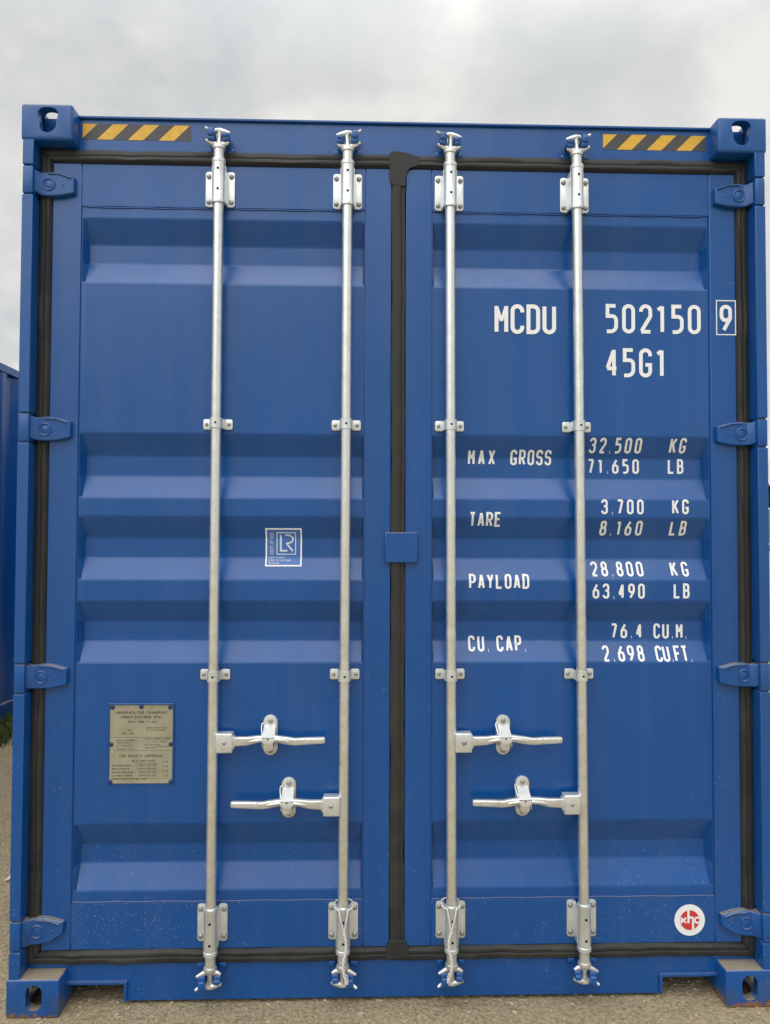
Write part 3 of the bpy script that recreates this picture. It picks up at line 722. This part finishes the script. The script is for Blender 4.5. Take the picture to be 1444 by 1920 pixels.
hm_, hb_ = tf(hm, -1), tf(hb, -1)
COFF = {0: .180, 1: -.179, 2: .1745, 3: -.190}
for i in range(4):
    s_ = 1 if i in (0, 2) else -1; zc = ZH[i]; x = rx(i, zc)
    h = link('locking_handle', hm if s_ > 0 else hm_, box_, (x, 0, zc))
    hu = link('handle_hub', hb if s_ > 0 else hb_, h)
    link('bolt', bolt if i == 2 else bolt_s, h, (s_ * .040, .0045, -.003))
    c = link('handle_catch', hc, box_, (x + COFF[i], 0, zc + .008))
    link('catch_hasp', hh, c); link('bolt', bolt, c, (0, .0560, .046)); link('bolt', bolt, c, (0, .0560, -.050))

# hinges ---------------------------------------------------------------------
def hinge_mesh(flip):
    """left hand hinge, post side at x=-1.2125, blade to +x; z about its middle. flip: tapers on the upper edge too"""
    mb = MB()
    mb.bbox(-1.2125, -1.1795, .0035, .030, -.044, .044, .003, 2)
    top = [(-1.185, .040), (-1.166, .036), (-1.150, .040), (-1.125, .040), (-1.105, .037), (-1.062, .025)]
    bot = [(-1.062, -.024), (-1.068, -.028), (-1.105, -.036), (-1.140, -.039), (-1.170, -.037), (-1.185, -.030)]
    if flip: bot = [(-1.062, -.010), (-1.068, -.014), (-1.105, -.036), (-1.140, -.042), (-1.170, -.042), (-1.185, -.040)]
    def zi(pl, x):
        pl = sorted(pl)
        if x <= pl[0][0]: return pl[0][1]
        for (xa, a_), (xb, b_) in zip(pl, pl[1:]):
            if x <= xb: return a_ + (b_ - a_) * (x - xa) / max(1e-9, xb - xa)
        return pl[-1][1]
    cols = [(-1.1880, .016), (-1.1800, .018), (-1.1720, .024), (-1.1650, .0325), (-1.1590, .0365), (-1.145, .0370), (-1.125, .0370), (-1.105, .0375), (-1.085, .0385), (-1.068, .0400), (-1.064, .0410), (-1.062, .0440)]
    vs = []; fs = []
    for x_, y_ in cols:
        zt_, zb_ = zi(top, x_), zi(bot, x_)
        vs += [(x_, .0578, zt_), (x_, y_ + .003, zt_), (x_, y_, zt_ - .003), (x_, y_, zb_ + .003), (x_, y_ + .003, zb_), (x_, .0578, zb_)]
    for j in range(len(cols) - 1):
        for k in range(5): fs.append((j * 6 + k, (j + 1) * 6 + k, (j + 1) * 6 + k + 1, j * 6 + k + 1))
    fs.append(tuple((len(cols) - 1) * 6 + k for k in range(6))); fs.append(tuple(range(6))[::-1])
    mb.add(vs, fs)
    mb.tube([(-1.145, .0350, .034), (-1.105, .0352, .032), (-1.072, .0356, .021)], .0026, 6)
    return mb.mesh('hinge', M_hinge, 35)
def pin_mesh():
    mb = MB(); R1, r1 = .0190, .0032; vs = []; fs = []; n, k_ = 24, 8
    for a in range(n):
        for b_ in range(k_):
            A = 2 * math.pi * a / n; B = 2 * math.pi * b_ / k_
            vs.append(((R1 + r1 * math.cos(B)) * math.cos(A), r1 * math.sin(B), (R1 + r1 * math.cos(B)) * math.sin(A)))
    for a in range(n):
        for b_ in range(k_): fs.append((a * k_ + b_, ((a + 1) % n) * k_ + b_, ((a + 1) % n) * k_ + (b_ + 1) % k_, a * k_ + (b_ + 1) % k_))
    mb.add(vs, fs); mb.lathe([(0, .013), (.001, .013), (.002, .011)], (0, 0.001, 0), (0, -1, 0), 20)
    mb.lathe([(0, .0045), (.0015, .0035)], (.045, .001, 0), (0, -1, 0), 12)
    return mb.mesh('hinge_pin', M_hinge, 40)
h0, h1, pn = hinge_mesh(False), hinge_mesh(True), pin_mesh()
h0r, h1r, pnr = mirrored(h0), mirrored(h1), mirrored(pn)
for k, zc in enumerate((2.650, 1.848, 1.051, .248)):
    a = link('hinge', h1 if k == 3 else h0, box_, (0, 0, zc)); link('hinge_pin', pn, a, (-1.142, .0368, -.002))
    a = link('hinge', h1r if k == 3 else h0r, box_, (0, 0, zc)); link('hinge_pin', pnr, a, (1.142, .0368, -.002))

# data plate -------------------------------------------------------------------
px0, px1, pz0, pz1 = -.929, -.727, .703, .956
dp = P3(MB().bbox(px0, px1, .0605, .0638, pz0, pz1, .0008, 1), 'data_plate', M_plate, box_)
P3(MB().bbox(px0 - .004, px1 + .004, .0560, .0640, pz1 + .0005, pz1 + .0045, .001, 1).bbox(px0 - .005, px0 - .0004, .0585, .0640, pz0 - .003, pz1, .001, 1).bbox(px1 + .0004, px1 + .005, .0585, .0640, pz0 - .003, pz1, .001, 1), 'plate_rim', M_blue, dp)
rv = MB(); rv.lathe([(0, .0072), (.002, .0072), (.004, .0052), (.0048, .002)], (0, 0, 0), (0, -1, 0), 14); rvm = rv.mesh('rivet', M_riv)
for x_, z_ in ((px0 + .008, pz1 - .008), ((px0 + px1) / 2, pz1 - .006), (px1 - .008, pz1 - .008), (px0 + .005, .829), (px1 - .005, .829), (px0 + .004, pz0 + .006), (px1 - .004, pz0 + .006)):
    link('rivet', rvm, dp, (x_, .0606, z_))
ink = MB(); ps = lambda x, z: .0605
def pl(s, x0, x1, zt, h, sw=.0011):
    n = len(s); gw = (x1 - x0) / n * .72; text(ink, s, px0 + x0, px0 + x1, pz1 - zt, pz1 - zt - h, sw, gw, ps, .0003, fine=.02)
pl('APPROVED FOR TRANSPORT', .022, .184, .021, .0085, .0017); pl('UNDER CUSTOMS SEAL', .036, .168, .035, .0085, .0017); pl('GB/C 7005 11-264', .058, .150, .051, .0070, .0013)
pl("MANUFACTURER'S NO.", .118, .184, .072, .0045, .0008); pl('OF THE CONTAINER', .118, .176, .080, .0045, .0008); pl('TYPE', .050, .072, .079, .0055, .0010); pl('40HC-1AAA', .038, .078, .089, .0055, .0009)
pl('TIMBER COMPONENT', .018, .080, .112, .0045, .0008); pl('TREATMENT', .022, .066, .120, .0045, .0008); pl('IM / RADALEUM', .024, .070, .129, .0040, .0007); pl('IMMUNITY 2018', .024, .078, .140, .0045, .0007)
pl('MANUFACTURED TO SPEC', .112, .196, .107, .0050, .0009); pl('IN P R OF CHINA', .116, .184, .116, .0045, .0008); pl('DATE 08/2018', .110, .160, .126, .0045, .0007); pl('ISO 1496', .112, .150, .136, .0045, .0007); pl('TYPE 1AAA', .156, .190, .132, .0045, .0007)
pl('CSC SAFETY APPROVAL', .032, .172, .160, .0085, .0016); pl('GB-LR 52841-02/18', .072, .146, .177, .0065, .0011)
for k, (s, a) in enumerate((('DATE MANUFACTURED', .068), ('IDENTIFICATION NO.', .066), ('MAXIMUM GROSS MASS', .076), ('ALLOWABLE STACKING', .074), ('TRANSVERSE RACKING TEST', .120))):
    pl(s, .008, a, .192 + .0108 * k, .0055, .0010)
for k, s in enumerate(('08/2018', 'MCDU502150', '32500 KG', '192000 KG')): pl(s, .094, .150, .192 + .0108 * k, .0050, .0009)
for k, s in enumerate(('11-22', '08', '23', '05')): pl(s, .172, .188, .180 + .0150 * k, .0060, .0010)
for z_, xa, xb in ((.104, .004, .198), (.147, .012, .194), (.189, .090, .155), (.236, .008, .19)):
    ink.box(px0 + xa, px0 + xb, .0602, .0604, pz1 - z_ - .0008, pz1 - z_)
P3(ink, 'plate_lettering', M_ink, dp)

# LR certification sticker (follows the corrugation) ------------------------------
sx0, sx1, sz0, sz1 = -.4365, -.316, 1.4035, 1.530
def conform(mb, x0, x1, z0, z1, lift, skew=0, mi=0):
    nx, nz = 4, 34; vs = []; fs = []
    for j in range(nz + 1):
        for i in range(nx + 1):
            x = x0 + (x1 - x0) * i / nx; z_ = z0 + (z1 - z0) * j / nz; vs.append((x, prof(z_) - lift, z_))
    for j in range(nz):
        for i in range(nx): a = j * (nx + 1) + i; fs.append((a, a + 1, a + nx + 2, a + nx + 1))
    mb.add(vs, fs, mi)
mb = MB(); conform(mb, sx0, sx1, sz0, sz1, .0012, mi=0); conform(mb, sx0 + .005, sx1 - .005, sz0 + .005, sz1 - .005, .0018, mi=1)
st = link('certification_sticker', mb.mesh('certification_sticker', [M_white, M_stick], 60), box_)
mb = MB(); srf = lambda x, z: prof(z)
V = lambda *p: [Vector(q) for q in p]
ribbon(mb, V((-.3985, 1.4435), (-.3370, 1.4435), (-.3370, 1.5150), (-.3985, 1.5150)), True, .0032, srf, .0026, fine=.004)
ribbon(mb, V((-.3860, 1.5075), (-.3860, 1.4550), (-.3640, 1.4550)), False, .0062, srf, .0026, fine=.004)
arc = [(-.371, 1.5070)] + [(-.3640 + .0185 * math.sin(a) , 1.4935 + .0135 * math.cos(a)) for a in [math.pi * k / 10 for k in range(11)]] + [(-.3690, 1.4800)]
ribbon(mb, [Vector(p) for p in arc], False, .0055, srf, .0026, fine=.004)
ribbon(mb, V((-.3680, 1.4800), (-.3460, 1.4540)), False, .0060, srf, .0028, fine=.004)
for k, ch in enumerate('CERTIFIED'):
    for stk, closed in G[ch]:
        pts = [(-.4045 - p[1] * .0105, 1.4435 + .0080 * k + p[0] * .0055) + tuple(p[2:3]) for p in stk]
        pts = [(-.4235 + (-.4065 - q[0]), q[1]) + tuple(q[2:3]) for q in pts] if False else [(q[0] - .006, q[1]) + tuple(q[2:3]) for q in pts]
        ribbon(mb, arc_round(pts, closed, .0055), closed, .0015, srf, .0026, fine=.004)
for k, (s, w_) in enumerate((('CONTAINER', .052), ('CERTIFICATION', .072), ('SCHEME', .036))):
    text(mb, s, sx0 + .011, sx0 + .011 + w_, 1.4355 - .0092 * k, 1.4290 - .0092 * k, .0012, .0045, srf, .0026, fine=.004)
P3(mb, 'sticker_lettering', M_sink, st)

# round red and white builder's mark ---------------------------------------------
cx_, cz_ = .9645, .2485
mb = MB(); mb.lathe([(0, .0505), (.0008, .0505)], (cx_, .0599, cz_), (0, -1, 0), 56)
lg = P3(mb, 'round_sticker', M_white, box_)
mb = MB(); mb.lathe([(0, .0318), (.0006, .0318)], (cx_, .0590, cz_), (0, -1, 0), 48); P3(mb, 'sticker_disc', M_red, lg)
mb = MB(); fs_ = lambda x, z: .0584
RB = lambda pts, w_=.0052, l_=.0003, cl=False: ribbon(mb, [Vector((cx_ + a, cz_ + b_)) for a, b_ in pts], cl, w_, fs_, l_, fine=.01)
RB([(-.0045, .0360), (-.0045, -.0095)], .0075)
RB([(-.0045, .0035), (-.0025, .0075), (.002, .0090), (.007, .0090), (.010, .006), (.0105, 0), (.0105, -.0360)], .0070, .0005)
RB([(-.0300, .0085), (-.0125, -.0085)], .0058, .0004); RB([(-.0125, .0085), (-.0300, -.0085)], .0058, .0007)
RB([(-.0345, 0), (-.0200, 0)], .0035, .0009)
RB([(.0300, .0050), (.0260, .0085), (.0210, .0085), (.0175, .0040), (.0175, -.0040), (.0210, -.0085), (.0260, -.0085), (.0300, -.0050)], .0056, .0006)
P3(mb, 'sticker_lettering', M_white, lg)
RB = None

# seal wires (hang on the lower ends of the two middle rods) -------------------------
def seal_wire(i, side, label):
    mb = MB(); x = rx(i, .33)
    loop = []
    for k in range(25):
        a = math.radians(-152 + 304 * k / 24 )
        loop.append((x + side * .002 + .0310 * math.sin(a) , RY + .004 + .030 * math.cos(a) if abs(a) < 1.7 else RY - .001 + .030 * math.cos(a), .331 - .004 * (1 - math.cos(a)) ))
    join = (x + side * .004, RY - .0285, .250)
    L_ = [join] + [(loop[0][0] * .75 + join[0] * .25, -.006, .302)] + loop + [(loop[-1][0] * .75 + join[0] * .25, -.006, .302)] + [join]
    L2 = []
    for k in range(len(L_) - 1):
        for q in range(3): L2.append(tuple(L_[k][c] + (L_[k + 1][c] - L_[k][c]) * q / 3 for c in range(3)))
    L2.append(L_[-1])
    mb.tube(L2, .0029, 7)
    for ph in (0, math.pi):      # twisted pair hanging down to the cam
        pts = []
        for k in range(90):
            u_ = k / 89; z_ = .252 - .155 * u_; a = u_ * 38 + ph
            cx2 = join[0] + side * (.006 * u_ + .006 * math.sin(u_ * 7)) ; pts.append((cx2 + .0024 * math.cos(a), -.006 - .004 * u_ + .0024 * math.sin(a), z_))
        mb.tube(pts, .0028, 6)
    mb.tube([(join[0] + side * .009, -.010, .128), (join[0] + side * .014, -.010, .105), (join[0] + side * .002, -.006, .098)], .0022, 6)
    return tag(P3(mb, 'wire_loop', M_wire, None, angle=60), label, 'wire')
seal_wire(1, 1, 'twisted pale wire looped round the second lock rod from the left, at its lower bracket')
seal_wire(2, -1, 'twisted pale wire looped round the third lock rod from the left, at its lower bracket')

# ================================================================== neighbour container
nb = thing('shipping_container', 'blue shipping container set further back at the left edge, showing its ribbed side wall', 'shipping container', (-4.157, .35, -.045))
shell(nb, 12.19, 2.896, phase=3.745 - .35 - .208, zl=.165)
blind_end(nb, 0, -1, 2.896); blind_end(nb, 12.19, 1, 2.896)

# ================================================================== loose things on the ground
def pebbles(name, n, region, smin, smax, m):
    rnd = random.Random(hash(name) % 1000 if False else len(name)); mb = MB()
    for _ in range(n):
        x = rnd.uniform(*region[0]); y = rnd.uniform(*region[1]); s = smin * (smax / smin) ** (rnd.random() ** 2.2)
        a0 = rnd.random() * 6.28; k = 6; vs = []; h = s * rnd.uniform(.35, .7)
        for j, (rad, zz) in enumerate(((1.0, -.1), (.85, .6))):
            for q in range(k): a = a0 + q * 6.283 / k; r_ = s * rad * rnd.uniform(.75, 1.15); vs.append((x + r_ * math.cos(a), y + r_ * math.sin(a) * .85, zz * h))
        vs.append((x, y, h)); fs = [(q, (q + 1) % k, k + (q + 1) % k, k + q) for q in range(k)] + [(k + q, k + (q + 1) % k, 2 * k) for q in range(k)]
        mb.add(vs, fs)
    me = mb.mesh(name, m, 20, fix=False); o = link(name, me); o['kind'] = 'stuff'; return o
pebbles('fine_gravel', 9000, ((-1.9, 1.9), (-.55, .55)), .0015, .010, M_stone)
pebbles('yard_gravel', 6500, ((-3.4, -1.2), (-.5, 4.5)), .002, .011, M_stone)
mb = MB(); mb.add([(0, 0, .004), (.05, .012, .018), (.085, .03, .012), (.07, .05, .03), (.02, .04, .022), (.035, .02, .034)], [(0, 1, 5), (1, 2, 3), (1, 3, 5), (5, 3, 4), (0, 5, 4)])
sc_ = P3(mb, 'litter_scrap', M_litter, None, (-1.66, .92, .002)); tag(sc_, 'small pale scrap lying on the bare ground left of the near container', 'litter')

rnd = random.Random(9); mb = MB()
for _ in range(5200):
    x = -3.02 + .34 * rnd.random() ** .8 + rnd.gauss(0, .04); y = 2.95 + 7 * rnd.random() ** 1.6 + rnd.gauss(0, .06)
    h = rnd.uniform(.02, .12); a = rnd.random() * 6.28; w_ = rnd.uniform(.002, .005); lx, ly = rnd.gauss(0, .5) * h, rnd.gauss(0, .5) * h
    ca, sa = math.cos(a) * w_, math.sin(a) * w_
    mb.add([(x - ca, y - sa, 0), (x + ca, y + sa, 0), (x + lx * .4 + ca * .8, y + ly * .4 + sa * .8, h * .6), (x + lx * .4 - ca * .8, y + ly * .4 - sa * .8, h * .6), (x + lx, y + ly, h)], [(0, 1, 2, 3), (3, 2, 4)])
gs = link('grass', mb.mesh('grass', M_grass, fix=False)); gs['kind'] = 'stuff'

# ================================================================== far trees, parked car
def tree_meshes(seed, h):
    rnd = random.Random(seed); tr = MB(); tr.tube([(0, 0, 0), (.05, .03, h * .35), (-.06, .05, h * .7), (0, 0, h * .9)], [.22, .17, .10, .04], 8)
    cr_ = MB(); blobs = []
    for _ in range(16):
        z_ = rnd.uniform(.28, .95) * h; rad = (1 - abs(z_ / h - .55) * 1.3) * h * .30; a = rnd.random() * 6.28
        c_ = Vector((math.cos(a) * rad * rnd.random(), math.sin(a) * rad * rnd.random(), z_)); blobs.append((c_, rnd.uniform(.10, .2) * h))
        tr.tube([(0, 0, z_ * .7), tuple(c_ * .6 + Vector((0, 0, z_ * .32))), tuple(c_)], [.07, .04, .015], 5)
    for c_, br_ in blobs:
        for _ in range(170):
            d = Vector((rnd.gauss(0, 1), rnd.gauss(0, 1), rnd.gauss(0, .8))).normalized() * br_ * rnd.uniform(.45, 1.1); p = c_ + d; s = rnd.uniform(.10, .26)
            u = Vector((rnd.gauss(0, 1), rnd.gauss(0, 1), rnd.gauss(0, 1))).normalized(); w_ = u.orthogonal().normalized()
            cr_.add([p - u * s, p + w_ * s * .6, p + u * s, p - w_ * s * .6], [(0, 1, 2, 3)])
    return tr.mesh('trunk', M_bark), cr_.mesh('crown', M_leaf, fix=False)
kinds = [tree_meshes(3, 3.8), tree_meshes(8, 3.3), tree_meshes(21, 4.3)]
rnd = random.Random(2)
for k in range(24):
    x = 34 + k * 2.1 + rnd.uniform(-.6, .6)
    y = 93 + rnd.uniform(-2, 4); tm, cm2 = kinds[k % 3]
    tr_ = thing('tree', 'dark leafy tree in the far line of trees beyond the right edge', 'tree', (x, y, 4.45), 'far line of trees on the right')
    s = rnd.uniform(.85, 1.15); tr_.scale = (s, s, s); tr_.rotation_euler.z = rnd.random() * 6.28
    link('trunk', tm, tr_); link('crown', cm2, tr_)

car = thing('parked_car', 'grey blue car parked far off beyond the right edge of the near container', 'car', (36.0, 59.5, 0)); car.rotation_euler.z = .35
side = [(-2.1, .35), (-2.15, .62), (-1.95, .80), (-1.15, .92), (-.55, 1.38), (.75, 1.42), (1.45, .98), (2.05, .90), (2.15, .60), (2.1, .33)]
wx = [1.32, -1.30]
body = [(-2.1, .35), (-2.15, .62), (-1.95, .80), (-1.15, .93), (1.5, .97), (2.05, .90), (2.15, .60), (2.1, .33)]
for c0 in wx: body += [(c0 + .36 * math.cos(a), .32 + .36 * math.sin(a)) for a in [math.pi * q / 8 for q in range(9)]]
P3(MB().prism(body, -.85, .85, .06), 'car_body', M_car, car)
P3(MB().prism([(-1.1, .935), (-.55, 1.38), (.75, 1.42), (1.42, .975)], -.70, .70, .05), 'car_windows', M_glass, car)
P3(MB().prism([(-.56, 1.385), (-.5, 1.43), (.70, 1.46), (.80, 1.41)], -.66, .66, .02), 'car_roof', M_car, car)
wm = MB().lathe([(-.1, .28), (-.09, .32), (.09, .32), (.1, .28)], (0, 0, 0), (0, 1, 0), 20).mesh('tyre', M_tyre); rm = MB().lathe([(-.105, .2), (.105, .2)], (0, 0, 0), (0, 1, 0), 14).mesh('rim', M_zincb)
for x in wx:
    for y in (-.76, .76): w_ = link('tyre', wm, car, (x, y, .32)); link('rim', rm, w_)
for y in (-.6, .6): P3(MB().bbox(-2.17, -2.10, y - .16, y + .16, .60, .72, .02), 'headlight', M_white, car)
